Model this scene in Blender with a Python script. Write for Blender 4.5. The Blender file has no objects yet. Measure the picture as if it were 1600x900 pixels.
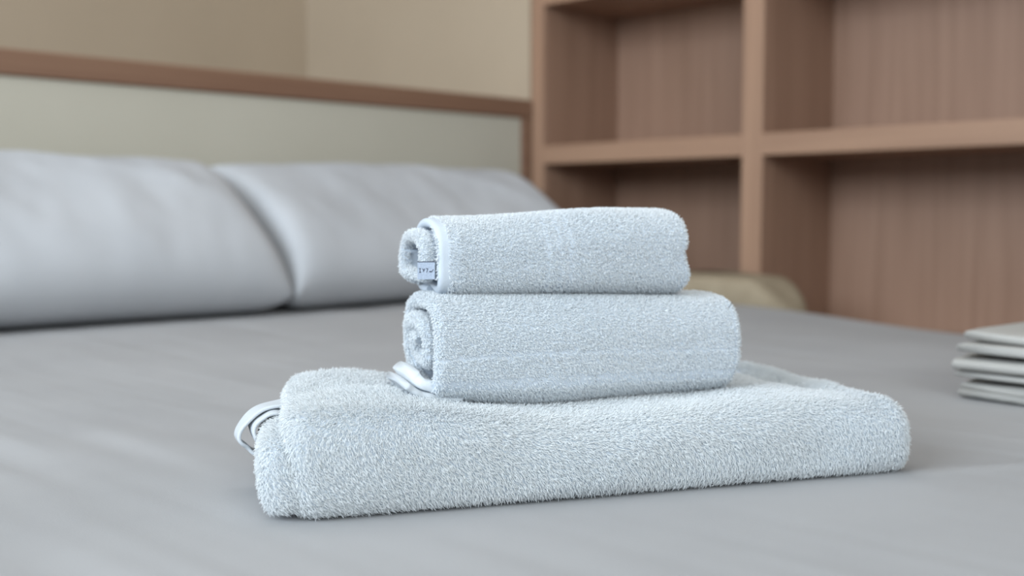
import bpy, math, random
import numpy as np
from math import sin, cos, pi, radians

random.seed(7)
rng = np.random.default_rng(11)
scene = bpy.context.scene

# ------------------------------------------------------------------ camera
ALPHA = radians(44.54)          # heading of the lens, measured from the headboard's normal
CAM_Z = 0.71
BED_Z = 0.55
cam_data = bpy.data.cameras.new('camera')
cam = bpy.data.objects.new('camera', cam_data)
scene.collection.objects.link(cam)
scene.camera = cam
cam_data.sensor_width = 36.0
cam_data.lens = 39.78
cam_data.clip_start = 0.02
cam.location = (0, 0, CAM_Z)
cam.rotation_euler = (radians(90 - 3.82), 0, -ALPHA)
cam_data.dof.use_dof = True
cam_data.dof.focus_distance = 0.62
cam_data.dof.aperture_fstop = 5.6

# ------------------------------------------------------------------ light
scene.cycles.max_bounces = 24
scene.cycles.diffuse_bounces = 22
scene.cycles.transmission_bounces = 12
scene.view_settings.view_transform = 'Standard'
scene.view_settings.look = 'None'
scene.view_settings.gamma = 1.0
scene.view_settings.use_curve_mapping = False
scene.view_settings.exposure = 0.28
world = bpy.data.worlds.new('world')
scene.world = world
world.use_nodes = True
bg = world.node_tree.nodes['Background']
bg.inputs[0].default_value = (0.90, 0.95, 1.0, 1)
bg.inputs[1].default_value = 0.50


def area_light(name, loc, target, sx, sy, power, color):
    ld = bpy.data.lights.new(name, 'AREA')
    ld.shape = 'RECTANGLE'
    ld.size, ld.size_y = sx, sy
    ld.energy = power
    ld.color = color
    o = bpy.data.objects.new(name, ld)
    scene.collection.objects.link(o)
    from mathutils import Vector
    o.location = loc
    o.rotation_euler = (Vector(target) - Vector(loc)).to_track_quat('-Z', 'Y').to_euler()
    return o


area_light('window_daylight', (-2.3, 0.9, 1.9), (1.8, 1.2, 0.9), 2.2, 1.3, 92, (0.77, 0.89, 1.0))
area_light('room_daylight', (-1.3, -2.3, 2.1), (0.7, 1.0, 0.7), 2.2, 1.6, 68, (0.88, 0.97, 1.0))
area_light('overhead_fill', (0.8, 1.1, 2.55), (0.8, 1.1, 0.0), 1.6, 1.6, 9, (0.96, 0.98, 1.0))  # added fill from above to brighten the towel tops, no real fixture


# ------------------------------------------------------------------ helpers
def cw(X, D):
    """room coordinates of a point X to the right and D ahead of the lens"""
    return (X * cos(ALPHA) + D * sin(ALPHA), -X * sin(ALPHA) + D * cos(ALPHA))


class Noise:
    """smooth pseudo random field of two variables, about -1..1"""
    def __init__(self, seed, n=14, f=1.0, stretch=(1, 1)):
        r = np.random.default_rng(seed)
        a = r.uniform(0, 2 * pi, n)
        k = f * r.uniform(0.5, 1.6, n)
        self.kx, self.ky = k * np.cos(a) * stretch[0], k * np.sin(a) * stretch[1]
        self.p = r.uniform(0, 2 * pi, n)
        self.n = n

    def __call__(self, x, y):
        x = np.asarray(x, float)[..., None]
        y = np.asarray(y, float)[..., None]
        return np.sin(x * self.kx + y * self.ky + self.p).sum(-1) / math.sqrt(self.n) / 1.2


def smooth(t):
    t = np.clip(t, 0, 1)
    return t * t * (3 - 2 * t)


def tag(o, label=None, cat=None, group=None, kind=None):
    if label: o['label'] = label
    if cat: o['category'] = cat
    if group: o['group'] = group
    if kind: o['kind'] = kind
    return o


def empty(name, loc, rz=0.0):
    o = bpy.data.objects.new(name, None)
    o.empty_display_size = 0.05
    o.location = loc
    o.rotation_euler = (0, 0, rz)
    scene.collection.objects.link(o)
    return o


class Mesh:
    """collects vertices and faces, then becomes ONE object"""
    def __init__(self):
        self.V, self.Q, self.T, self.n = [], [], [], 0
        self.mi, self.QM, self.TM = 0, [], []

    def add(self, v, quads=None, tris=None):
        v = np.asarray(v, float).reshape(-1, 3)
        if quads is not None and len(quads): self.Q.append(np.asarray(quads, int) + self.n); self.QM.append(np.full(len(quads), self.mi))
        if tris is not None and len(tris): self.T.append(np.asarray(tris, int) + self.n); self.TM.append(np.full(len(tris), self.mi))
        self.V.append(v)
        self.n += len(v)

    def grid(self, P, close_u=False, close_v=False, flip=False):
        nu, nv = P.shape[:2]
        i = np.arange(nu if close_u else nu - 1)[:, None]
        j = np.arange(nv if close_v else nv - 1)[None, :]
        i2, j2 = (i + 1) % nu, (j + 1) % nv
        q = np.stack([i * nv + j + 0 * j, i2 * nv + j, i2 * nv + j2, i * nv + j2], -1).reshape(-1, 4)
        if flip: q = q[:, ::-1]
        self.add(P.reshape(-1, 3), quads=q)

    def box(self, lo, hi, bevel=0.0):
        (x0, y0, z0), (x1, y1, z1) = lo, hi
        b = bevel
        if b <= 0:
            v = [(x, y, z) for x in (x0, x1) for y in (y0, y1) for z in (z0, z1)]
            q = [(0, 1, 3, 2), (4, 6, 7, 5), (0, 4, 5, 1), (2, 3, 7, 6), (0, 2, 6, 4), (1, 5, 7, 3)]
            self.add(v, quads=q)
            return
        v, idx = [], {}
        for sx in (0, 1):
            for sy in (0, 1):
                for sz in (0, 1):
                    for a in range(3):
                        p = [(x0, x1)[sx], (y0, y1)[sy], (z0, z1)[sz]]
                        for k, s in enumerate((sx, sy, sz)):
                            if k != a: p[k] += b * (1 - 2 * s)
                        idx[(sx, sy, sz, a)] = len(v)
                        v.append(p)
        q, t = [], []
        for a in range(3):
            o1, o2 = [k for k in range(3) if k != a]
            for s in (0, 1):
                f = []
                for (u, w) in ((0, 0), (1, 0), (1, 1), (0, 1)):
                    c = [0, 0, 0]; c[a] = s; c[o1] = u; c[o2] = w
                    f.append(idx[(*c, a)])
                q.append(f)
            for u in (0, 1):
                for w in (0, 1):
                    c0 = [0, 0, 0]; c0[o1] = u; c0[o2] = w
                    c1 = list(c0); c1[a] = 1
                    q.append([idx[(*c0, o1)], idx[(*c1, o1)], idx[(*c1, o2)], idx[(*c0, o2)]])
        for sx in (0, 1):
            for sy in (0, 1):
                for sz in (0, 1):
                    t.append([idx[(sx, sy, sz, k)] for k in range(3)])
        self.add(v, quads=q, tris=t)

    def tube(self, pts, r, n=10):
        pts = np.asarray(pts, float)
        m = len(pts)
        r = np.broadcast_to(np.asarray(r, float), (m,))
        tg = np.gradient(pts, axis=0)
        tg /= np.linalg.norm(tg, axis=1)[:, None]
        up = np.array([0, 0, 1.0]) if abs(tg[0, 2]) < 0.9 else np.array([1.0, 0, 0])
        s = np.cross(tg, up); s /= np.linalg.norm(s, axis=1)[:, None]
        b = np.cross(s, tg)
        a = np.linspace(0, 2 * pi, n, endpoint=False)
        P = pts[:, None] + r[:, None, None] * (np.cos(a)[None, :, None] * s[:, None] + np.sin(a)[None, :, None] * b[:, None])
        self.grid(P, close_v=True)
        for k, ring in ((0, P[0]), (1, P[-1])):
            c = ring.mean(0)
            base = np.vstack([ring, c])
            self.add(base, tris=[(i, (i + 1) % n, n) for i in range(n)])

    def build(self, name, mat, parent=None, smooth_shade=True, fix=False, world_to=None):
        V = np.vstack(self.V)
        faces, starts, tot, off = [], [], [], 0
        loops = []
        nf = 0
        if self.Q:
            q = np.vstack(self.Q); loops.append(q.ravel()); k = len(q)
            starts.append(np.arange(k) * 4); tot.append(np.full(k, 4)); off = k * 4; nf += k
        if self.T:
            t = np.vstack(self.T); loops.append(t.ravel()); k = len(t)
            starts.append(off + np.arange(k) * 3); tot.append(np.full(k, 3)); nf += k
        L = np.concatenate(loops)
        me = bpy.data.meshes.new(name)
        me.vertices.add(len(V)); me.vertices.foreach_set('co', V.astype(np.float32).ravel())
        me.loops.add(len(L)); me.loops.foreach_set('vertex_index', L.astype(np.int32))
        me.polygons.add(nf)
        me.polygons.foreach_set('loop_start', np.concatenate(starts).astype(np.int32))
        me.polygons.foreach_set('loop_total', np.concatenate(tot).astype(np.int32))
        me.update(calc_edges=True)
        if fix:
            import bmesh
            bm = bmesh.new(); bm.from_mesh(me)
            bmesh.ops.remove_doubles(bm, verts=bm.verts, dist=1e-5)
            bmesh.ops.recalc_face_normals(bm, faces=bm.faces)
            bm.to_mesh(me); bm.free()
        me.polygons.foreach_set('use_smooth', np.full(len(me.polygons), bool(smooth_shade)))
        for mt in (mat if isinstance(mat, (list, tuple)) else [mat]): me.materials.append(mt)
        if isinstance(mat, (list, tuple)):
            me.polygons.foreach_set('material_index', np.concatenate(self.QM + self.TM).astype(np.int32))
        o = bpy.data.objects.new(name, me)
        scene.collection.objects.link(o)
        if parent is not None: o.parent = parent
        return o


# ------------------------------------------------------------------ materials
def material(name, base, rough=0.7, spec=0.3):
    m = bpy.data.materials.new(name)
    m.use_nodes = True
    nt = m.node_tree
    b = nt.nodes['Principled BSDF']
    b.inputs['Base Color'].default_value = (*base, 1)
    b.inputs['Roughness'].default_value = rough
    b.inputs['Specular IOR Level'].default_value = spec
    return m, nt, b


def noise_color(nt, b, c1, c2, scale, detail=4, vec_scale=(1, 1, 1), lo=0.35, hi=0.65, coord='Object'):
    tc = nt.nodes.new('ShaderNodeTexCoord')
    mp = nt.nodes.new('ShaderNodeMapping')
    mp.inputs['Scale'].default_value = vec_scale
    n = nt.nodes.new('ShaderNodeTexNoise')
    n.inputs['Scale'].default_value = scale
    n.inputs['Detail'].default_value = detail
    r = nt.nodes.new('ShaderNodeValToRGB')
    r.color_ramp.elements[0].color = (*c1, 1); r.color_ramp.elements[0].position = lo
    r.color_ramp.elements[1].color = (*c2, 1); r.color_ramp.elements[1].position = hi
    nt.links.new(tc.outputs[coord], mp.inputs[0])
    nt.links.new(mp.outputs[0], n.inputs['Vector'])
    nt.links.new(n.outputs['Fac'], r.inputs[0])
    nt.links.new(r.outputs[0], b.inputs['Base Color'])
    return mp, n, r


def add_bump(nt, b, scale, strength, dist, vec_scale=(1, 1, 1), kind='noise'):
    tc = nt.nodes.new('ShaderNodeTexCoord')
    mp = nt.nodes.new('ShaderNodeMapping')
    mp.inputs['Scale'].default_value = vec_scale
    n = nt.nodes.new('ShaderNodeTexNoise')
    n.inputs['Scale'].default_value = scale
    n.inputs['Detail'].default_value = 3
    bp = nt.nodes.new('ShaderNodeBump')
    bp.inputs['Strength'].default_value = strength
    bp.inputs['Distance'].default_value = dist
    nt.links.new(tc.outputs['Object'], mp.inputs[0])
    nt.links.new(mp.outputs[0], n.inputs['Vector'])
    nt.links.new(n.outputs['Fac'], bp.inputs['Height'])
    nt.links.new(bp.outputs[0], b.inputs['Normal'])


def wood(name, c1, c2, grain=(60, 60, 2.2), rough=0.5):
    m, nt, b = material(name, c1, rough, 0.35)
    mp, n, r = noise_color(nt, b, c1, c2, 1.0, 6, grain, 0.3, 0.7)
    n.inputs['Distortion'].default_value = 0.3
    add_bump(nt, b, 1.0, 0.25, 0.0006, tuple(g * 3 for g in grain))
    return m


oak = wood('oak_veneer', (0.25, 0.146, 0.098), (0.31, 0.188, 0.130))
oak_edge = wood('oak_lipping', (0.28, 0.165, 0.107), (0.335, 0.202, 0.132))
oak_shelf = wood('oak_lipping_shelf', (0.28, 0.165, 0.107), (0.335, 0.202, 0.132), (60, 2.2, 60))
oak_rail = wood('oak_rail', (0.185, 0.10, 0.064), (0.227, 0.13, 0.083), (2.2, 60, 60))

paint, nt, b = material('cream_wall_paint', (0.55, 0.48, 0.38), 0.85, 0.15)
noise_color(nt, b, (0.385, 0.308, 0.226), (0.405, 0.325, 0.24), 3.0)
add_bump(nt, b, 240, 0.15, 0.0006)
padding, nt, b = material('cream_headboard_panel', (0.60, 0.56, 0.47), 0.8, 0.15)
noise_color(nt, b, (0.455, 0.427, 0.355), (0.483, 0.455, 0.383), 2.0)
add_bump(nt, b, 500, 0.2, 0.0004)
beige, nt, b = material('beige_upholstery', (0.40, 0.35, 0.26), 0.85, 0.1)
noise_color(nt, b, (0.27, 0.218, 0.152), (0.305, 0.25, 0.177), 30.0)
add_bump(nt, b, 700, 0.3, 0.0006)
dark, nt, b = material('dark_stained_legs', (0.06, 0.04, 0.03), 0.5)
noise_color(nt, b, (0.05, 0.035, 0.025), (0.08, 0.055, 0.04), 8, 4, (4, 4, 1))
floor_m, nt, b = material('brown_floor_boards', (0.25, 0.17, 0.11), 0.5)
noise_color(nt, b, (0.20, 0.13, 0.09), (0.30, 0.21, 0.14), 1.0, 5, (2, 30, 30))
ceil_m, nt, b = material('ceiling_paint', (0.75, 0.73, 0.69), 0.9)
noise_color(nt, b, (0.74, 0.72, 0.68), (0.77, 0.75, 0.71), 3)
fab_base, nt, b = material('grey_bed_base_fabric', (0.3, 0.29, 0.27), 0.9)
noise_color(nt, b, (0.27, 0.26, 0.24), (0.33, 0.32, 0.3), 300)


def cloth(name, c1, c2, weave=900, strength=0.25, dist=0.0003):
    m, nt, b = material(name, c1, 0.9, 0.1)
    noise_color(nt, b, c1, c2, 6.0, 3)
    add_bump(nt, b, weave, strength, dist)
    return m


sheet_m = cloth('white_cotton_sheet', (0.335, 0.335, 0.342), (0.360, 0.360, 0.367))
pillow_m = cloth('white_cotton_pillowcase', (0.41, 0.42, 0.44), (0.445, 0.455, 0.475))
face_m = cloth('washed_white_cotton', (0.34, 0.33, 0.31), (0.42, 0.41, 0.39), 500, 0.5, 0.0006)
mattress_m = cloth('mattress_ticking', (0.6, 0.6, 0.58), (0.65, 0.65, 0.63))


def terry(name, c1, c2):
    m, nt, b = material(name, c1, 0.95, 0.05)
    noise_color(nt, b, c1, c2, 14.0, 3)
    tr = nt.nodes.new('ShaderNodeBsdfTranslucent')
    mx_ = nt.nodes.new('ShaderNodeMixShader')
    out = [n for n in nt.nodes if n.type == 'OUTPUT_MATERIAL'][0]
    ramp = [n for n in nt.nodes if n.type == 'VALTORGB'][0]
    nt.links.new(ramp.outputs[0], tr.inputs[0])
    mx_.inputs[0].default_value = 0.48
    nt.links.new(b.outputs[0], mx_.inputs[1]); nt.links.new(tr.outputs[0], mx_.inputs[2])
    nt.links.new(mx_.outputs[0], out.inputs['Surface'])
    add_bump(nt, b, 1400, 0.5, 0.0005)
    return m


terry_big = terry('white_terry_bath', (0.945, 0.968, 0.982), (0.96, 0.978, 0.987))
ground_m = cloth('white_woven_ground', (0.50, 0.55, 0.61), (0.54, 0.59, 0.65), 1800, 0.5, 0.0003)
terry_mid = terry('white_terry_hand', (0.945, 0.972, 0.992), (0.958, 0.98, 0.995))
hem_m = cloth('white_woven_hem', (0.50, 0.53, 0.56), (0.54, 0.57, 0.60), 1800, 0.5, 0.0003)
label_m, nt, b = material('grey_blue_care_label', (0.36, 0.42, 0.52), 0.6)
noise_color(nt, b, (0.32, 0.38, 0.48), (0.42, 0.48, 0.58), 900)
ink_m, nt, b = material('dark_print', (0.02, 0.025, 0.05), 0.7)
noise_color(nt, b, (0.02, 0.02, 0.04), (0.04, 0.045, 0.07), 900)
thread_m, nt, b = material('dark_thread', (0.05, 0.05, 0.06), 0.7)
noise_color(nt, b, (0.04, 0.04, 0.05), (0.07, 0.07, 0.08), 900)


def struct(name, boxes, mat):
    m = Mesh()
    for lo, hi in boxes: m.box(lo, hi)
    return tag(m.build(name, mat, smooth_shade=False), kind='structure')


# ------------------------------------------------------------------ the room
XF = 1.878        # plane of the bookcase front and of the wall beside it
YH = 1.845        # front of the headboard
YB = 2.745        # back wall behind the half-height headboard
XB = XF + 0.275
struct('floor', [((-2.4, -2.6, -0.05), (2.6, 2.95, 0.0))], floor_m)
struct('ceiling', [((-2.4, -2.6, 2.6), (2.6, 2.95, 2.65))], ceil_m)
struct('wall_back', [((-2.4, YB, 0.0), (2.6, YB + 0.12, 2.6))], paint)
struct('wall_right', [((XF, YH + 0.004, 0.0), (XB + 0.15, YB, 2.6)), ((XB + 0.01, -2.6, 0.0), (XB + 0.15, YH + 0.004, 2.6)),
                      ((XF, -2.6, 0.0), (XB + 0.01, -0.73, 2.6)), ((XF, -0.73, 2.25), (XB + 0.01, YH + 0.004, 2.6))], paint)

# ------------------------------------------------------------------ bookcase
bc = empty('bookcase', (XF, YH, 0))
tag(bc, 'light oak open bookcase with thick shelves, built into the wall beyond the bed', 'bookcase')
T = 0.042


def bpart(name, lo, hi, mat, bev=0.0012):
    m = Mesh()
    m.box(lo, hi, bev)
    o = m.build(name, mat, bc, smooth_shade=False)
    return o


posts = [(-0.038, 0.0), (-0.622, -0.576), (-1.42, -1.374), (-2.56, -2.514)]
lip = 0.006
for k, (a, c) in enumerate(posts):
    o = bpart('side_panel' if k in (0, 3) else 'divider', (lip, a, 0.0), (0.262, c, 2.24), oak)
    m = Mesh(); m.box((0, a, 0.0), (lip, c, 2.24), 0.0008)
    m.build('edge_strip', oak_edge, o, smooth_shade=False)
for k in range(3):
    y0, y1 = posts[k + 1][1], posts[k][0]
    for zt in (0.10, 0.478, 0.862, 1.221, 1.60, 1.98, 2.24):
        o = bpart('shelf', (lip, y0, zt - T), (0.262, y1, zt), oak)
        m = Mesh(); m.box((0.0, y0, zt - T), (lip, y1, zt), 0.0008)
        m.build('edge_strip', oak_shelf, o, smooth_shade=False)
    bpart('back_panel', (0.262, y0 - 0.01, 0.02), (0.272, y1 + 0.01, 2.22), oak, 0)

# ------------------------------------------------------------------ headboard
hb = empty('headboard', (0.8, YH, 0))
tag(hb, 'cream half-height headboard panel with brown oak rail along its top, behind the pillows', 'headboard')
m = Mesh(); m.box((-1.3, 0.0, 0.0), (1.045, 0.07, 0.926), 0.002)
m.build('padded_panel', padding, hb, smooth_shade=False)
m = Mesh(); m.box((-1.32, -0.006, 0.926), (1.074, 0.085, 0.968), 0.003)
m.build('top_rail', oak_rail, hb, smooth_shade=False)
m = Mesh(); m.box((1.045, -0.004, 0.0), (1.074, 0.08, 0.926), 0.002)
m.build('end_trim', oak_rail, hb, smooth_shade=False)

# ------------------------------------------------------------------ bed
BX0, BX1, BY0, BY1 = -0.12, 1.69, -0.30, 1.835
bed = empty('bed', ((BX0 + BX1) / 2, (BY0 + BY1) / 2, 0))
tag(bed, 'wide double bed with its head against the cream headboard', 'bed')
hx, hy = (BX1 - BX0) / 2, (BY1 - BY0) / 2
m = Mesh(); m.box((-hx + .02, -hy + .02, 0.09), (hx - .02, hy - .01, 0.30), 0.01)
m.build('bed_base', fab_base, bed, smooth_shade=False)
m = Mesh(); m.box((-hx + .012, -hy + .012, 0.302), (hx - .012, hy - .01, 0.50), 0.02)
m.build('mattress', mattress_m, bed, smooth_shade=False)
for sx in (-1, 1):
    for sy in (-1, 1):
        m = Mesh(); m.tube([(sx * (hx - .12), sy * (hy - .12), 0), (sx * (hx - .12), sy * (hy - .12), .09)], (.022, .03), 16)
        m.build('leg', dark, bed)

nA = Noise(3, 16, 22, (2.2, 0.35))
nB = Noise(4, 16, 60, (2.0, 0.25))
nC = Noise(5, 12, 5)
nD = Noise(6, 14, 130, (1.6, 0.22))


def bed_top(x, y):
    """height of the sheet above its nominal level"""
    x = np.asarray(x, float); y = np.asarray(y, float)
    X = x * cos(ALPHA) - y * sin(ALPHA); D = x * sin(ALPHA) + y * cos(ALPHA)
    z = 0.0016 * nC(x, y)
    left = np.exp(-((D - 0.74) / 0.085) ** 2) * smooth((-X - 0.10) / 0.12)
    amp = 0.25 + 0.55 * smooth(0.5 + 0.5 * nC(x * 1.7 + 3, y * 1.7))
    z = z + amp * (0.0008 * nA(x, y) + 0.0004 * nB(x, y)) + 0.00018 * nD(x, y)
    z = z + left * (0.0016 * nA(x * 1.3 + 1, y * 1.3) + 0.0007 * nB(x, y))
    t_ = D - (0.69 + 0.2 * (X - 0.24))
    z = z + 0.0018 * np.exp(-(t_ / 0.009) ** 2) * smooth((X - 0.21) / 0.05)
    # flattened where the towels press
    press = np.exp(-(((X - 0.03) / 0.27) ** 4 + ((D - 0.72) / 0.17) ** 4))
    z = z * (1 - 0.9 * press)
    press2 = np.exp(-(((x - 1.1) / 0.22) ** 4 + ((y - 0.27) / 0.22) ** 4))
    z = z * (1 - 0.9 * press2)
    # the right-hand side sags a little towards the foot
    z = z - 0.022 * smooth((x - 1.25) / 0.45) * smooth((1.12 - y) / 0.42)
    return z


m = Mesh()
nu, nv = 300, 330
R = 0.045


def ext(t0, t1, n):
    """positions along one axis of the sheet: overhang at both sides"""
    over = 0.30
    s = np.linspace(t0 - over, t1 + over, n)
    return s


def fold(s, lo, hi):
    """arc length s -> (position, drop) round the mattress edge"""
    pos = np.array(s, float); drop = np.zeros_like(pos)
    for sign, e in ((1, hi), (-1, lo)):
        d = sign * (s - e) + R
        a = np.clip(d / R, 0, pi / 2)
        on = d > 0
        pos = np.where(on, e - sign * R + sign * R * np.sin(a), pos)
        drop = np.where(on, R * (1 - np.cos(a)) + np.clip(d - R * pi / 2, 0, None), drop)
    return pos, drop


sx_ = np.sort(np.concatenate([np.linspace(BX0 - .22, BX1 + .22, 300), np.linspace(BX1 - .06, BX1 + .05, 24), np.linspace(0.1, 1.1, 160)]))
sy_ = np.sort(np.concatenate([np.linspace(BY0 - .22, BY1 - 0.005, 300), np.linspace(0.1, 1.0, 60)]))
px, dx = fold(sx_, BX0, BX1)
py, dy = fold(sy_, BY0, BY1 + 1.0)
PX, PY = np.meshgrid(px, py, indexing='ij')
DX, DY = np.meshgrid(dx, dy, indexing='ij')
Zt = BED_Z + bed_top(PX, PY) - np.maximum(DX, DY)
Zt = np.maximum(Zt, 0.33)
m.grid(np.stack([PX, PY, Zt], -1))
sheet = m.build('bed_sheet', sheet_m)
tag(sheet, 'smooth white cotton sheet stretched over the bed, under the towels and pillows', 'bed sheet')
md = sheet.modifiers.new('thickness', 'SOLIDIFY'); md.thickness = 0.002; md.offset = -1

# ------------------------------------------------------------------ pillows
def pillow(name, cx, length, tilt, label, seed, cy=1.655, cz=0.125, wid=0.385, th=0.165, rz=0.0):
    n1 = Noise(seed, 12, 3.2); n2 = Noise(seed + 1, 14, 9, (1.5, 0.7)); n3 = Noise(seed + 2, 14, 20, (1.6, 0.6))
    nu, nv = 130, 90
    a = np.linspace(-1, 1, nu); c = np.linspace(-1, 1, nv)
    # denser sampling toward the seams
    a = np.sin(a * pi / 2) * 0.5 + a * 0.5; c = np.sin(c * pi / 2) * 0.5 + c * 0.5
    A, Cc = np.meshgrid(a, c, indexing='ij')
    prof = (np.clip(1 - np.abs(A) ** 22, 0, 1) ** 0.36) * (np.clip(1 - np.abs(Cc) ** 2.4, 0, 1) ** 0.5)
    pin_u = 1 - 0.02 * (1 - np.abs(Cc) ** 2) * np.abs(A) ** 4
    pin_v = 1 - 0.04 * (1 - np.abs(A) ** 2) * np.abs(Cc) ** 4
    mm = Mesh(); zmin, ymax = 9, -9
    U = A * length / 2 * pin_u
    W = Cc * wid / 2 * pin_v
    wr = (0.0016 * n2(A * 1.2, Cc * 0.8) + 0.0005 * n3(A * 1.2, Cc)) * prof
    top = th / 2 * prof * (1 + 0.10 * n1(A, Cc)) + wr
    top = top + 0.0045 * np.exp(-((Cc - 0.75 + (A - 0.15) * 1.25) / 0.16) ** 2) * smooth((A + 0.1) / 0.3) * smooth((0.9 - A) / 0.3) * prof
    bot = -th / 2 * prof * (1 + 0.06 * n1(A + 5, Cc))
    ct, st = cos(tilt), sin(tilt)
    for h, fl in ((top, False), (bot, True)):
        y = W * ct - h * st
        z = W * st + h * ct
        zmin = min(zmin, z.min()); ymax = max(ymax, y.max())
        mm.grid(np.stack([U, y, z], -1), flip=fl)
    o = mm.build(name, pillow_m, fix=True)
    o.location = (cx, YH - 0.008 - ymax, BED_Z + 0.003 - zmin)
    o.rotation_euler = (0, 0, rz)
    return tag(o, label, 'pillow', 'pillows leaning on the headboard')


pillow('pillow', 0.612, 0.765, radians(30), 'plump white pillow at the far left, cut by the photo edge, against the headboard', 21)
pillow('pillow', 1.362, 0.722, radians(30), 'plump white pillow in the right half of the bed head, partly behind the rolled towels', 31)

# ------------------------------------------------------------------ beige bench in the gap
bench = empty('upholstered_bench', (1.785, 1.27, 0))
tag(bench, 'low beige padded bench with rounded end, between the bed and the bookcase', 'bench')
m = Mesh()
LB, WB, HB = 0.40, 0.15, 0.13
ca = np.linspace(0, 2 * pi, 72, endpoint=False)


def stadium(a, L, W):
    x = np.cos(a) * W / 2
    y = np.sin(a) * W / 2 * 1.2 + np.sign(np.sin(a)) * (L / 2 - W * 0.6)
    return x, y


prof = [(0.0, 0.0), (0.9, 0.0), (0.97, 0.06), (1.0, 0.2), (1.0, 0.62), (0.985, 0.78), (0.93, 0.91), (0.84, 0.975), (0.7, 1.0), (0.0, 1.012)]
P = []
for s, h in prof:
    ins = (1 - s) * WB / 2
    x, y = stadium(ca, LB - 2 * ins, WB - 2 * ins) if s > 0 else (0 * ca, np.sign(np.sin(ca)) * (LB / 2 - WB * .6))
    P.append(np.stack([x, y, np.full_like(x, 0.597 - HB + h * HB)], -1))
P = np.array(P)
e = np.clip((np.abs(P[..., 1]) - (LB / 2 - 0.13)) / 0.13, 0, 1)
hh = (P[..., 2] - (0.597 - HB)) / HB
P[..., 2] -= hh * 0.075 * e ** 2.6
m.grid(P, close_v=True)
m.build('seat_cushion', beige, bench, fix=True)
m = Mesh(); m.box((-.06, -.17, .43), (.06, .17, .466), .003)
m.build('seat_frame', dark, bench, smooth_shade=False)
for sx in (-1, 1):
    for sy in (-1, 1):
        m = Mesh(); m.tube([(sx * .05, sy * .15, 0), (sx * .045, sy * .14, .43)], (.010, .016), 14)
        m.build('leg', dark, bench)

# ------------------------------------------------------------------ terry pile
def pile(mesh, P, N, F, length, radius, lean, jitter, curl=0.0):
    """short looped yarn ends: P roots, N normals, F flow directions (unit), arrays of n x 3"""
    n = len(P)
    L = length * rng.uniform(0.65, 1.25, n) if np.isscalar(length) else length * rng.uniform(0.65, 1.25, n)
    lean = np.broadcast_to(lean, (n,))
    J = rng.normal(0, 1, (n, 3)) * jitter
    d1 = N + F * (lean * 0.5)[:, None] + J
    d1 /= np.linalg.norm(d1, axis=1)[:, None]
    d2 = N * 0.55 + F * (lean * 1.3)[:, None] + J * 1.6 + rng.normal(0, 1, (n, 3)) * curl
    d2 /= np.linalg.norm(d2, axis=1)[:, None]
    p0 = P - N * 0.0004
    p1 = P + d1 * (L * 0.5)[:, None]
    p2 = p1 + d2 * (L * 0.55)[:, None]
    s = np.cross(d1, d2 + rng.normal(0, .3, (n, 3))); s /= np.linalg.norm(s, axis=1)[:, None] + 1e-9
    t = np.cross(d1, s)
    r = (np.broadcast_to(radius, (n,)) * rng.uniform(0.75, 1.25, n))[:, None]
    V = np.empty((n, 10, 3))
    for k, a in enumerate((0, 2 * pi / 3, 4 * pi / 3)):
        off = (cos(a) * s + sin(a) * t) * r
        V[:, k] = p0 + off
        V[:, 3 + k] = p1 + off * 1.05
        V[:, 6 + k] = p2 + off * 0.62
    V[:, 9] = p2 + d2 * r * 0.9
    base = (np.arange(n) * 10)[:, None]
    q, tr = [], []
    for a in range(3):
        c = (a + 1) % 3
        q.append(base + np.array([[a, c, 3 + c, 3 + a]]))
        q.append(base + np.array([[3 + a, 3 + c, 6 + c, 6 + a]]))
        tr.append(base + np.array([[6 + a, 6 + c, 9]]))
    mesh.mi = 1
    mesh.add(V.reshape(-1, 3), quads=np.vstack(q), tris=np.vstack(tr))
    mesh.mi = 0


def face_sample(G, count_per_m2, weight=None, close_u=False, close_v=False, flip=False):
    """random points on a vertex grid. returns P, N, (i, j) real grid coordinates, and unit dP/du"""
    nu, nv = G.shape[:2]
    iu = np.arange(nu if close_u else nu - 1); jv = np.arange(nv if close_v else nv - 1)
    I, J = np.meshgrid(iu, jv, indexing='ij')
    a = G[I, J]; b_ = G[(I + 1) % nu, J]; c = G[(I + 1) % nu, (J + 1) % nv]; d = G[I, (J + 1) % nv]
    nrm = np.cross(c - a, d - b_)
    ar = np.linalg.norm(nrm, axis=-1) / 2
    w = ar if weight is None else ar * weight(I, J)
    exp = w * count_per_m2
    cnt = np.floor(exp + rng.uniform(0, 1, exp.shape)).astype(int).ravel()
    idx = np.repeat(np.arange(cnt.size), cnt)
    u = rng.uniform(0, 1, len(idx))[:, None]; v = rng.uniform(0, 1, len(idx))[:, None]
    A, B, Cq, Dq = [q.reshape(-1, 3)[idx] for q in (a, b_, c, d)]
    P = A * (1 - u) * (1 - v) + B * u * (1 - v) + Cq * u * v + Dq * (1 - u) * v
    N = nrm.reshape(-1, 3)[idx]; N = N / (np.linalg.norm(N, axis=1)[:, None] + 1e-12)
    if flip: N = -N
    ii = I.ravel()[idx] + u[:, 0]; jj = J.ravel()[idx] + v[:, 0]
    dU = B - A; dU /= np.linalg.norm(dU, axis=1)[:, None] + 1e-12
    dV = Dq - A; dV /= np.linalg.norm(dV, axis=1)[:, None] + 1e-12
    return P, N, ii, jj, dU, dV


YAW = radians(18.2) - ALPHA     # room angle of the towels' long direction
O_BIG = cw(-0.121, 0.577)


# ------------------------------------------------------------------ bath towel (bottom)
LBIG = 0.382


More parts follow.
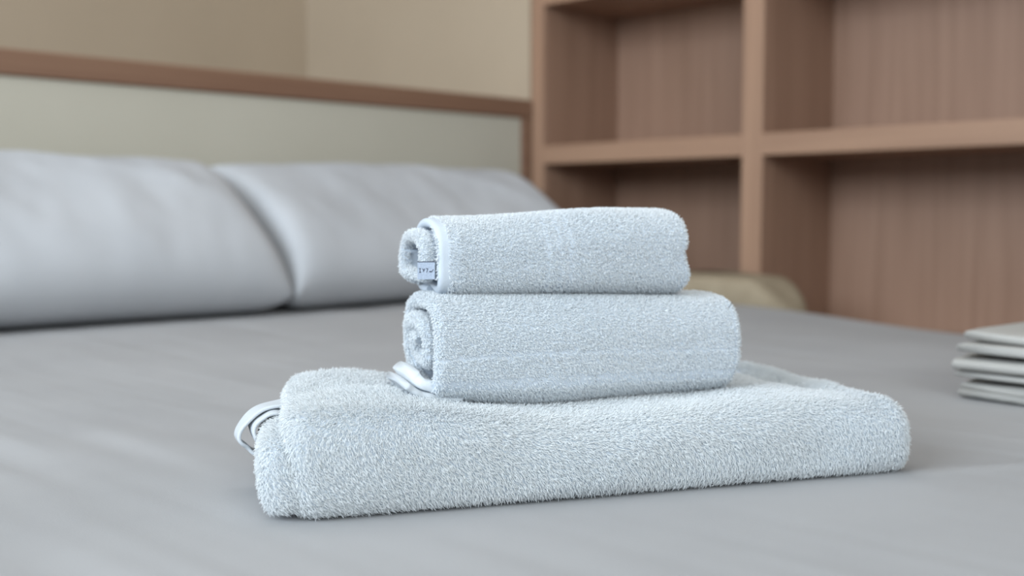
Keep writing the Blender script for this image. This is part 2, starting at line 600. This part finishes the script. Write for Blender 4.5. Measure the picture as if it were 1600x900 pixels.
def big_h(l, v):
    """top height of the folded bath towel at length l and depth v"""
    k = l / LBIG
    h = 0.0
    for d_ in (-0.016, -0.008, 0, 0.008, 0.016):
        h = h + 0.2 * np.interp(l + d_, [0.0, 0.035, 0.075, 0.10, 0.165, 0.24, 0.30, 0.345, 0.385], [0.0575, 0.0580, 0.0540, 0.0488, 0.0430, 0.0452, 0.0470, 0.0440, 0.0405])
    h = h + 0.0035 * np.exp(-((l - 0.045) / 0.028) ** 2 - ((v - 0.145) / 0.035) ** 2)
    h = h - 0.0065 * np.exp(-((l - 0.352) / 0.011) ** 2) * smooth((v - 0.035) / 0.04) * smooth((0.175 - v) / 0.03)
    h = h + 0.0030 * np.exp(-((l - 0.375) / 0.009) ** 2)
    return h


nE = Noise(41, 14, 9); nF = Noise(42, 14, 30)


def slab(l0, l1, v0, v1fn, hfn, rf, rr, rend, zbase=0.0016, nl=150, amp=0.0012):
    """closed folded-cloth body. returns grid (rings along l) x (section points)"""
    # parameter along l with quarter-round ends
    th = np.linspace(0, pi / 2, 9)[:-1]
    ls = [(l0 + rend * (1 - cos(t)) if False else l0 + rend * (1 - sin(t)), 1 - cos(t)) for t in th[::-1]]
    ring = []
    for t in th: ring.append((l0 + rend * (1 - cos(t)), rend * (1 - sin(t))))
    for l in np.linspace(l0 + rend, l1 - rend, nl): ring.append((l, 0.0))
    for t in th[::-1]: ring.append((l1 - rend * (1 - cos(t)), rend * (1 - sin(t))))
    ns_f, ns_t, ns_b = 18, 46, 40
    G = []
    for l, ins in ring:
        v1 = v1fn(l)
        # section outline: bottom (rear to front), front curve, top (front to rear), rear curve
        pts = []
        hF = float(hfn(l, v0 + rf)); hR = float(hfn(l, v1 - rr))
        for s in np.linspace(v1 - rr, v0 + rf, ns_b): pts.append((s, zbase))
        a = np.linspace(-pi / 2, pi / 2, ns_f + 2)[1:-1]
        for t in a:
            c_ = abs(cos(t)) ** (0.45 if t < 0 else 0.75); s_ = np.sign(sin(t)) * abs(sin(t)) ** (0.6 if t < 0 else 0.85)
            pts.append((v0 + rf - rf * c_, zbase + (hF - zbase) / 2 * (1 + s_)))
        for s in np.linspace(v0 + rf, v1 - rr, ns_t): pts.append((s, float(hfn(l, s))))
        for t in a[::-1]:
            c_ = abs(cos(t)) ** 0.75; s_ = np.sign(sin(t)) * abs(sin(t)) ** 0.85
            pts.append((v1 - rr + rr * c_, zbase + (hR - zbase) / 2 * (1 + s_)))
        pts = np.array(pts)
        vc, zc = (v0 + v1) / 2, (zbase + max(hF, hR)) / 2
        hv, hz = (v1 - v0) / 2, (max(hF, hR) - zbase) / 2
        pts[:, 0] = vc + (pts[:, 0] - vc) * (1 - ins / hv)
        pts[:, 1] = zbase + (pts[:, 1] - zbase) * (1 - min(0.97, ins / (2 * hz)))
        G.append(np.stack([np.full(len(pts), l), pts[:, 0], pts[:, 1]], -1))
    G = np.array(G)
    G[..., 0] += 0.13 * np.clip(G[..., 1], 0, None) * np.clip(1 - G[..., 0] / 0.12, 0, 1)
    G[..., 0] += 0.012 * np.exp(-np.clip(G[..., 2], 0, None) / 0.010) * np.clip(1 - np.abs(G[..., 0]) / 0.06, 0, 1)
    # wobble of the front face and top
    sec = np.linspace(0, 1, G.shape[1], endpoint=False)[None, :] * 0.4
    wob = amp * nE(G[..., 0] * 6, sec * 8 + 0 * G[..., 0]) + amp * 0.35 * nF(G[..., 0] * 3, sec * 5 + 0 * G[..., 0])
    lift = smooth((G[..., 2] - zbase) / 0.012)
    G[..., 1] += wob * lift * np.where(G[..., 1] < (v0 + 0.09), -1, 1)
    G[..., 2] += wob * lift * 0.6
    return G


def cap_centres(mesh, G):
    for ring in (G[0], G[-1]):
        c = ring.mean(0); n = len(ring)
        mesh.add(np.vstack([ring, c]), tris=[(i, (i + 1) % n, n) for i in range(n)])


big = empty('bath_towel', (*O_BIG, BED_Z), YAW)
tag(big, 'large thick white fluffy bath towel folded flat on the bed, bottom of the pile', 'towel', 'white towels piled up mid bed')
body = Mesh()
outer = slab(0.003, LBIG, -0.012, lambda l: 0.136 + 0.056 * l / LBIG, big_h, 0.024, 0.020, 0.012)
body.grid(outer, close_v=True); cap_centres(body, outer)
inner = slab(-0.010, 0.20, -0.008, lambda l: 0.092, lambda l, v: big_h(l, v) * 0.75 + 0.0 * l, 0.020, 0.018, 0.010, zbase=0.004, nl=50, amp=0.0008)
body.grid(inner, close_v=True); cap_centres(body, inner)


def big_pile(G, dens, wfun=None):
    P, N, ii, jj, dU, dV = face_sample(G, dens, wfun, close_v=True, flip=False)
    # keep outward orientation
    c = G.reshape(-1, 3).mean(0)
    tocen = P - np.array([0, 1, 0]) * c[1] - np.array([0, 0, 1]) * c[2]
    tocen[:, 0] = P[:, 0] - np.clip(P[:, 0], G[..., 0].min() + 0.02, G[..., 0].max() - 0.02)
    s = np.sign((N * tocen).sum(1)); s[s == 0] = 1
    N = N * s[:, None]
    ok = (N[:, 2] > -0.93) & ~((P[:, 2] < 0.003) & (N[:, 2] < -0.4))
    P, N = P[ok], N[ok]
    l, v, z = P.T
    # combing: mostly down the front and slightly sideways, swirling by smooth fields
    q = nE(l * 2.2 + 1, z * 4 + v * 3); q2 = nF(l * 1.1, z * 2 + v * 1.5)
    F = np.stack([0.9 * q + 0.35 * q2 + 0.25, -0.25 + 0.2 * q2, -0.85 + 0.25 * q], -1)
    topm = smooth((N[:, 2] - 0.5) / 0.4)
    F[:, 1] += -0.9 * topm; F[:, 2] *= (1 - topm)
    F -= N * (F * N).sum(1)[:, None]
    F /= np.linalg.norm(F, axis=1)[:, None] + 1e-9
    return P, N, F


P, N, F = big_pile(outer, 1.7e6)
pile(body, P, N, F, 0.0031, 0.00022, 1.1, 0.26, 0.2)
P, N, F = big_pile(inner, 1.5e6, lambda I, J: (I < 30) * 1.0)
pile(body, P, N, F, 0.0031, 0.00022, 1.1, 0.28, 0.22)


def cap_pile(ring, sign, dens):
    c = ring.mean(0)
    r2_ = np.roll(ring, -1, 0)
    ar = np.linalg.norm(np.cross(ring - c, r2_ - c), axis=1) / 2
    k = rng.choice(len(ring), int(dens * ar.sum()), p=ar / ar.sum())
    u = np.sqrt(rng.uniform(0, 1, len(k)))[:, None]; w = rng.uniform(0, 1, len(k))[:, None]
    P = c + (ring[k] * (1 - w) + r2_[k] * w - c) * u
    N = np.tile([sign, 0.0, 0.0], (len(k), 1))
    F = np.tile([0.0, -0.2, -0.95], (len(k), 1))
    return P, N, F


for ring, sg in ((inner[0], -1), (outer[0], -1), (outer[-1], 1)):
    P, N, F = cap_pile(ring, sg, 1.5e6)
    pile(body, P, N, F, 0.0031, 0.00022, 1.0, 0.28, 0.22)
P, N, F = P[:2], N[:2], F[:2]
pile(body, P, N, F, 0.0031, 0.00022, 1.1, 0.28, 0.22)
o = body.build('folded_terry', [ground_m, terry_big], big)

# loose hem loops that curl out at the left end
def loop_sheet(path, v0, v1, t, name, mat, parent, wob=0.0012, nv=26, seed=50):
    path = np.array(path, float)
    # resample smoothly (Catmull-Rom)
    pp = []
    ext_ = np.vstack([2 * path[0] - path[1], path, 2 * path[-1] - path[-2]])
    for i in range(1, len(ext_) - 2):
        for u in np.linspace(0, 1, 10, endpoint=(i == len(ext_) - 3)):
            p0, p1, p2, p3 = ext_[i - 1:i + 3]
            pp.append(0.5 * ((2 * p1) + (-p0 + p2) * u + (2 * p0 - 5 * p1 + 4 * p2 - p3) * u * u + (-p0 + 3 * p1 - 3 * p2 + p3) * u ** 3))
    pp = np.array(pp)
    tg = np.gradient(pp, axis=0); tg /= np.linalg.norm(tg, axis=1)[:, None]
    nn = np.stack([-tg[:, 1], tg[:, 0]], -1)
    nz = Noise(seed, 10, 3)
    ring = []
    for a in np.linspace(0, pi, 7): ring.append((v0 + t / 2 - t / 2 * sin(a), cos(a)))
    for a in np.linspace(0, pi, 7): ring.append((v1 - t / 2 + t / 2 * sin(a), -cos(a)))
    # subdivide the long sides
    r2 = ring[:7] + [(v, -1) for v in np.linspace(v0 + t / 2, v1 - t / 2, nv)[1:-1]] + ring[7:] + [(v, 1) for v in np.linspace(v1 - t / 2, v0 + t / 2, nv)[1:-1]]
    r2 = np.array(r2)
    k = np.linspace(0, 6, len(pp))
    G = np.empty((len(pp), len(r2), 3))
    for j, (v, s) in enumerate(r2):
        w = wob * nz(k, v * 22)
        q = pp + nn * (s * t / 2 + w)[:, None]
        G[:, j] = np.stack([q[:, 0], np.full(len(pp), v) + 0.0008 * nz(k * 1.3 + 4, 0 * k), q[:, 1]], -1)
    mm = Mesh(); mm.grid(G, close_v=True); cap_centres(mm, G)
    return mm.build(name, mat, parent, fix=True)


loop_sheet([(0.036, 0.0475), (0.018, 0.0500), (0.003, 0.0485), (-0.009, 0.0420), (-0.0135, 0.0325), (-0.0100, 0.0255), (-0.002, 0.0225), (0.012, 0.022)],
           0.060, 0.084, 0.0022, 'hem_loop', hem_m, big, seed=51)
loop_sheet([(0.036, 0.0445), (0.018, 0.0455), (0.005, 0.0462), (-0.0035, 0.0430), (-0.0070, 0.0355), (-0.0035, 0.0295), (0.010, 0.0270)],
           0.054, 0.076, 0.0020, 'hem_loop', hem_m, big, seed=52)

# ------------------------------------------------------------------ rolled towels
def roll(L, hv, hz, t, turns, hscale, sag, wob, k_in=0.25, start=-2.2, nring=110, l_off=None, sq=0.82, seed=60, r_off=None, grow=1.0):
    """a wound strip of cloth. returns grid (steps along the winding) x (ring round the strip)"""
    n = int(90 * turns)
    phi = start + np.linspace(0, 2 * pi * turns, n)
    k = np.linspace(1, k_in, n)
    nz = Noise(seed, 12, 1.0); nz2 = Noise(seed + 1, 14, 2.5)
    cs = np.sign(np.cos(phi)) * np.abs(np.cos(phi)) ** sq
    sn = np.sign(np.sin(phi)) * np.abs(np.sin(phi)) ** sq
    # offset inwards uniformly rather than scaling, so that a flat roll stays flat
    sn = np.where(np.sin(phi) < 0, -np.abs(np.sin(phi)) ** 0.42, sn)
    cs = np.where(np.sin(phi) < 0, np.sign(np.cos(phi)) * np.abs(np.cos(phi)) ** 0.62, cs)
    s_ = np.linspace(0, turns, n)
    off = t * 1.06 * (smooth((s_ - 0.93) / 0.14) + grow * np.clip(s_ - 1, 0, None))
    av = np.maximum(hv - t / 2 - off * 1.1, t * 0.3)
    az = np.maximum(hz - t / 2 - off, t * 0.3)
    C = np.stack([av * cs, az * sn], -1)
    tg = np.gradient(C, axis=0); tg /= np.linalg.norm(tg, axis=1)[:, None] + 1e-12
    nn = np.stack([tg[:, 1], -tg[:, 0]], -1)      # outwards for counter-clockwise winding
    a = np.linspace(0, pi, 9)
    r = t / 2
    prof = []
    for q in a: prof.append((r - r * sin(q), -cos(q), 0))            # left edge, inner side to outer side
    for q in np.linspace(r, L - r, nring)[1:-1]: prof.append((q, 1, 0))
    for q in a[::-1]: prof.append((L - r + r * sin(q), -cos(q), 0))
    for q in np.linspace(L - r, r, nring)[1:-1]: prof.append((q, -1, 0))
    prof = np.array(prof)
    G = np.empty((n, len(prof), 3))
    s_in = np.linspace(0, turns, n)
    loff = (l_off(s_in) if l_off is not None else 0 * s_in)
    for j, (l, side, _) in enumerate(prof):
        edge = wob * nz(np.cos(phi) * 1.4 + s_in * 1.7, np.sin(phi) * 1.4 + (0 if l < L / 2 else 9))
        ll = l + (loff + edge) * (1 - l / L) + (edge * 0.8) * (l / L)
        c = C + nn * (side * t / 2)
        bump = 0.0006 * nz2(ll * 14 + s_in * 3, np.cos(phi) * 2 + np.sin(phi)) * (1 if side > 0 else 0.3)
        c = c + nn * bump[:, None]
        hs = hscale(ll)
        z = hz + c[:, 1]
        if r_off is not None: ll = ll + r_off(z) * (max(l, 0) / L) ** 10
        z = z * hs
        G[:, j] = np.stack([ll, hv + c[:, 0] * (0.5 + 0.5 * hs), z + sag(ll, c[:, 0])], -1)
    return G, prof, s_in, phi


def roll_mesh(mesh, G):
    mesh.grid(G, close_v=True)
    for ring in (G[0], G[-1]):
        c = ring.mean(0); n = len(ring)
        m_ = len(ring) // 2
        # flat end of the strip
        mesh.add(ring, quads=[(i, i + 1, n - 2 - i, n - 1 - i) for i in range(m_ - 1)])


def roll_pile(mesh, G, prof, s_in, dens, length, radius, lean, jitter, band, L, flow_amp=0.5, comb=None, inner_dens=0.5):
    n, mring = G.shape[:2]
    side = prof[:, 1]

    def weight(I, J):
        w = np.ones(I.shape)
        outer_side = side[J] > -0.2
        s = s_in[I]
        near_end = (prof[J, 0] < 0.006) | (prof[J, 0] > L - 0.006)
        w = np.where(outer_side & (s < 1.08), 1.0, 0.0)
        w = np.where(near_end, 1.0, w)
        w = np.where((side[J] < 0) & near_end & (s < 1.0), inner_dens, w)
        return w
    P, N, ii, jj, dU, dV = face_sample(G, dens, weight, close_v=True)
    # orient: away from the strip's own centre line
    C0 = G[np.clip(ii.astype(int), 0, n - 1)]
    j0 = np.clip(jj.astype(int), 0, mring - 1)
    opp = (2 * 9 + 2 * (prof.shape[0] // 2 - 9) - 1 - j0) % mring
    Cc = 0.5 * (G[np.clip(ii.astype(int), 0, n - 1), j0] + G[np.clip(ii.astype(int), 0, n - 1), (mring - 1 - j0) % mring])
    # crude middle of the strip for end faces
    cen = Cc.copy()
    cen[:, 0] = np.clip(P[:, 0], G[..., 0].min() + 0.01, G[..., 0].max() - 0.01)
    d = P - cen
    s = np.sign((N * d).sum(1)); s[s == 0] = 1
    N = N * s[:, None]
    keep = band(P, N)
    u = rng.uniform(0, 1, len(P))
    ok = u < keep
    P, N = P[ok], N[ok]
    F = comb(P, N)
    F -= N * (F * N).sum(1)[:, None]
    F /= np.linalg.norm(F, axis=1)[:, None] + 1e-9
    pile(mesh, P, N, F, length, radius, lean, jitter, 0.5)


# --- middle towel
def place(l, v):
    return (O_BIG[0] + l * cos(YAW) - v * sin(YAW), O_BIG[1] + l * sin(YAW) + v * cos(YAW))


MID_L = 0.197
mx, my = place(0.094, 0.036)
mid = empty('rolled_hand_towel', (mx, my, BED_Z + 0.0490), YAW + radians(1.0))
tag(mid, 'medium rolled white terry hand towel with dark thread speck, middle of the pile', 'towel', 'white towels piled up mid bed')
mm = Mesh()
hs = lambda l: (0.1115 - 0.0045 * smooth(l / 0.2) - big_h(l + 0.094, 0.07) - 0.0008) / 0.0626
def mid_sag(l, v):
    return big_h(l + 0.094, 0.07) - 0.0480


G, prof, s_in, phi = roll(MID_L, 0.038, 0.0313, 0.0085, 2.6, hs, mid_sag, 0.0022, sq=0.68,
                          k_in=0.2, start=-1.4, seed=61, l_off=lambda s: -0.002 * smooth((s - 0.8) / 0.4),
                          r_off=lambda z: -0.003 * smooth((0.024 - z) / 0.02))
roll_mesh(mm, G)


def mid_band(P, N):
    l, v, z = P.T
    k = np.ones(len(P))
    front = (v < 0.03) & (N[:, 1] < 0)
    zz = z / hs(l)
    for zc, w in ((0.0275, 0.0010), (0.0115, 0.0032)):
        k = np.where(front & (np.abs(zz - zc) < w), 0.3, k)
    return k


def mid_comb(P, N):
    l, v, z = P.T
    q = nE(l * 3, z * 5)
    return np.stack([0.5 + 0.4 * q, 0 * l - 0.2, -0.8 + 0 * l], -1)


roll_pile(mm, G, prof, s_in, 2.3e6, 0.0017, 0.00024, 0.8, 0.22, mid_band, MID_L, comb=mid_comb)
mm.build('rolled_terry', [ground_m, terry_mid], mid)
# the loose corner layers at lower left
loop_sheet([(0.016, 0.0060), (0.006, 0.0072), (-0.004, 0.0110), (-0.0095, 0.0175)], 0.009, 0.060, 0.0066, 'loose_corner', terry_mid, mid, 0.0006, seed=71)
loop_sheet([(0.018, 0.0026), (0.006, 0.0030), (-0.007, 0.0060), (-0.0150, 0.0115)], 0.008, 0.062, 0.0042, 'loose_corner', hem_m, mid, 0.0006, seed=72)
# dark thread caught on its right end
m = Mesh()
m.tube([(0.1915, 0.0070, 0.0500), (0.1932, 0.0066, 0.0525), (0.1948, 0.0068, 0.0548)], 0.00016, 6)
m.build('stray_thread', thread_m, mid)

# --- top towel
TOP_L = 0.161
tx, ty = place(0.100, 0.050)
top = empty('rolled_face_towel', (tx, ty, BED_Z + 0.1113), YAW + radians(1.5))
tag(top, 'small rolled white terry towel with grey care label, topmost of the pile', 'towel', 'white towels piled up mid bed')
tm = Mesh()
hs2 = lambda l: 0.99 + 0.15 * smooth((l - 0.01) / 0.12)


def top_sag(l, v):
    q = lambda a: mid_sag(a, 0) + 0.0626 * hs(a)
    return (q(l + 0.006) - q(0.006)) * 0.5 - 0.0008


G2, prof2, s2, phi2 = roll(TOP_L, 0.033, 0.0232, 0.0056, 2.3, hs2, top_sag, 0.0018, grow=0.55,
                           k_in=0.25, start=-1.6, seed=63, l_off=lambda s: -0.0095 * smooth((s - 1.0) / 0.12),
                           r_off=lambda z: -0.0045 * np.exp(-((z - 0.0215) / 0.0035) ** 2) + 0.002 * np.exp(-((z - 0.010) / 0.005) ** 2))
roll_mesh(tm, G2)


def top_band(P, N):
    l, v, z = P.T
    k = np.ones(len(P))
    outer_ = l > -0.0005
    k = np.where(outer_ & (l < 0.012), 0.55, k)
    k = np.where(outer_ & (l < 0.0052), 0.0, k)
    for lc, w in ((0.066, 0.0016), (0.074, 0.0014), (0.081, 0.0016)):
        k = np.where(np.abs(l - lc) < w, 0.5, k)
    return k


def top_comb(P, N):
    l, v, z = P.T
    q = nE(l * 3, z * 5)
    return np.stack([0.2 + 0.6 * q, 0 * l, -0.7 + 0.3 * q], -1)


roll_pile(tm, G2, prof2, s2, 2.4e6, 0.0016, 0.00024, 0.45, 0.32, top_band, TOP_L, comb=top_comb)
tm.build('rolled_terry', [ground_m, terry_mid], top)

# care label sewn to the layer that peeps out at the left end
lab = Mesh()
lab.box((-0.0050, 0, -0.0052), (0.0050, 0.0004, 0.0052))
lo = lab.build('care_label', label_m, top, smooth_shade=False)
lo.location = (-0.0072, 0.0046, 0.0150)
lo.rotation_euler = (radians(4), 0, radians(-14))
lo['label'] = 'grey blue care label with small dark print'
ink = Mesh()


def stroke(x0, z0, x1, z1, w=0.00035):
    d = np.array([x1 - x0, z1 - z0]); d /= np.linalg.norm(d); nrm = np.array([-d[1], d[0]]) * w / 2
    a = np.array([x0, z0]); c = np.array([x1, z1])
    q = [a - nrm, c - nrm, c + nrm, a + nrm]
    v = [(p[0], -0.00012, p[1]) for p in q] + [(p[0], 0.0, p[1]) for p in q]
    ink.add(v, quads=[(0, 1, 2, 3), (7, 6, 5, 4), (0, 4, 5, 1), (1, 5, 6, 2), (2, 6, 7, 3), (3, 7, 4, 0)])


H = 0.0011
for x in (-0.0036,):
    stroke(x, -H, x, H); stroke(x - .0005, H, x + .0006, H); stroke(x - .0005, -H, x + .0006, -H)
stroke(-0.0022, H, -0.0014, -0.0001); stroke(-0.0009, H, -0.0016, -H * .7)
stroke(-0.0001, H, 0.0010, H); stroke(0.0010, H, 0.0003, -H)
stroke(0.0018, -0.0007, 0.0034, -0.0007, 0.0006); stroke(0.0034, -0.0005, 0.0042, 0.0006)
ink.build('print', ink_m, lo, smooth_shade=False)
m = Mesh(); m.box((-0.0050, -0.00015, 0.0049), (0.0050, 0.0, 0.0053)); m.build('label_hem', ink_m, lo, smooth_shade=False)

# ------------------------------------------------------------------ folded towels at the right
def folded(name, x0, y0, w, d, z0, layers, t, label, seed, fray=0.003, bow=0.0):
    nz = Noise(seed, 12, 1.0); nz2 = Noise(seed + 3, 12, 2.6)
    # S-fold centre line in (x, z)
    path = []
    gap = t * 1.0
    for k in range(layers):
        z = t / 2 + k * gap
        xs = np.linspace(t * 0.6, w - t * 0.6, 40)
        if k % 2: xs = xs[::-1]
        for x in xs: path.append((x, z))
        if k < layers - 1:
            sgn = 1 if k % 2 == 0 else -1
            xe = path[-1][0]
            for a in np.linspace(-pi / 2, pi / 2, 8)[1:-1]:
                path.append((xe + sgn * cos(a) * gap * 0.62, z + gap / 2 + sin(a) * gap / 2))
    path = np.array(path)
    tg = np.gradient(path, axis=0); tg /= np.linalg.norm(tg, axis=1)[:, None]
    nn = np.stack([-tg[:, 1], tg[:, 0]], -1)
    th = t * 0.36
    ring = [(th * (1 - sin(a)), -cos(a)) for a in np.linspace(0, pi, 7)]
    ring += [(q, 1) for q in np.linspace(th, d - th, 40)[1:-1]]
    ring += [(d - th + th * sin(a), cos(a)) for a in np.linspace(0, pi, 7)]
    ring += [(q, -1) for q in np.linspace(d - th, th, 40)[1:-1]]
    ring = np.array(ring)
    n = len(path)
    lay = np.minimum(path[:, 1] / (layers * t), 1)
    G = np.empty((n, len(ring), 3))
    for j, (v, s) in enumerate(ring):
        c = path + nn * (s * th)
        end = np.exp(-(path[:, 0] / 0.02) ** 2)
        x = c[:, 0] + fray * nz(lay * 5, v * 28 + 0 * lay) * np.exp(-(path[:, 0] / 0.05)) 
        z = c[:, 1] * (1 - 0.10 * end * (1 + nz2(v * 16 + 0 * lay, 0 * lay))) + 0.0
        z = z + 0.0011 * nz2(v * 22 + path[:, 0] * 10, lay * 9) * smooth((c[:, 1] - 0.3 * t) / t)
        z = z + bow * ((v - d * 0.62) / d) ** 2 * np.exp(-(path[:, 0] / 0.08) ** 2)
        G[:, j] = np.stack([x, v + 0.002 * nz(path[:, 0] * 20, lay * 3) , z], -1)
    mm = Mesh(); mm.grid(G, close_v=True)
    m_ = len(ring) // 2
    for rg in (G[0], G[-1]):
        mm.add(rg, quads=[(i, i + 1, len(rg) - 2 - i, len(rg) - 1 - i) for i in range(m_ - 1)])
    o = mm.build(name, face_m, fix=True)
    o.location = (x0, y0, z0)
    tag(o, label, 'towel', 'folded cloths stacked at the right edge')
    return o


folded('folded_cloth', 0.950, 0.125, 0.27, 0.295, BED_Z + 0.0012, 2, 0.0085, 'thin folded white cloth at the right photo edge, lowest in the small stack', 81, 0.008)
folded('folded_cloth', 0.946, 0.122, 0.27, 0.300, BED_Z + 0.0178, 3, 0.0066, 'folded white cloth at the right photo edge, middle of the small stack', 82, 0.004, 0.010)
folded('folded_cloth', 0.944, 0.118, 0.27, 0.300, BED_Z + 0.0390, 2, 0.0098, 'thick folded white cloth at the right photo edge, topmost of the small stack', 83, 0.007, 0.016)
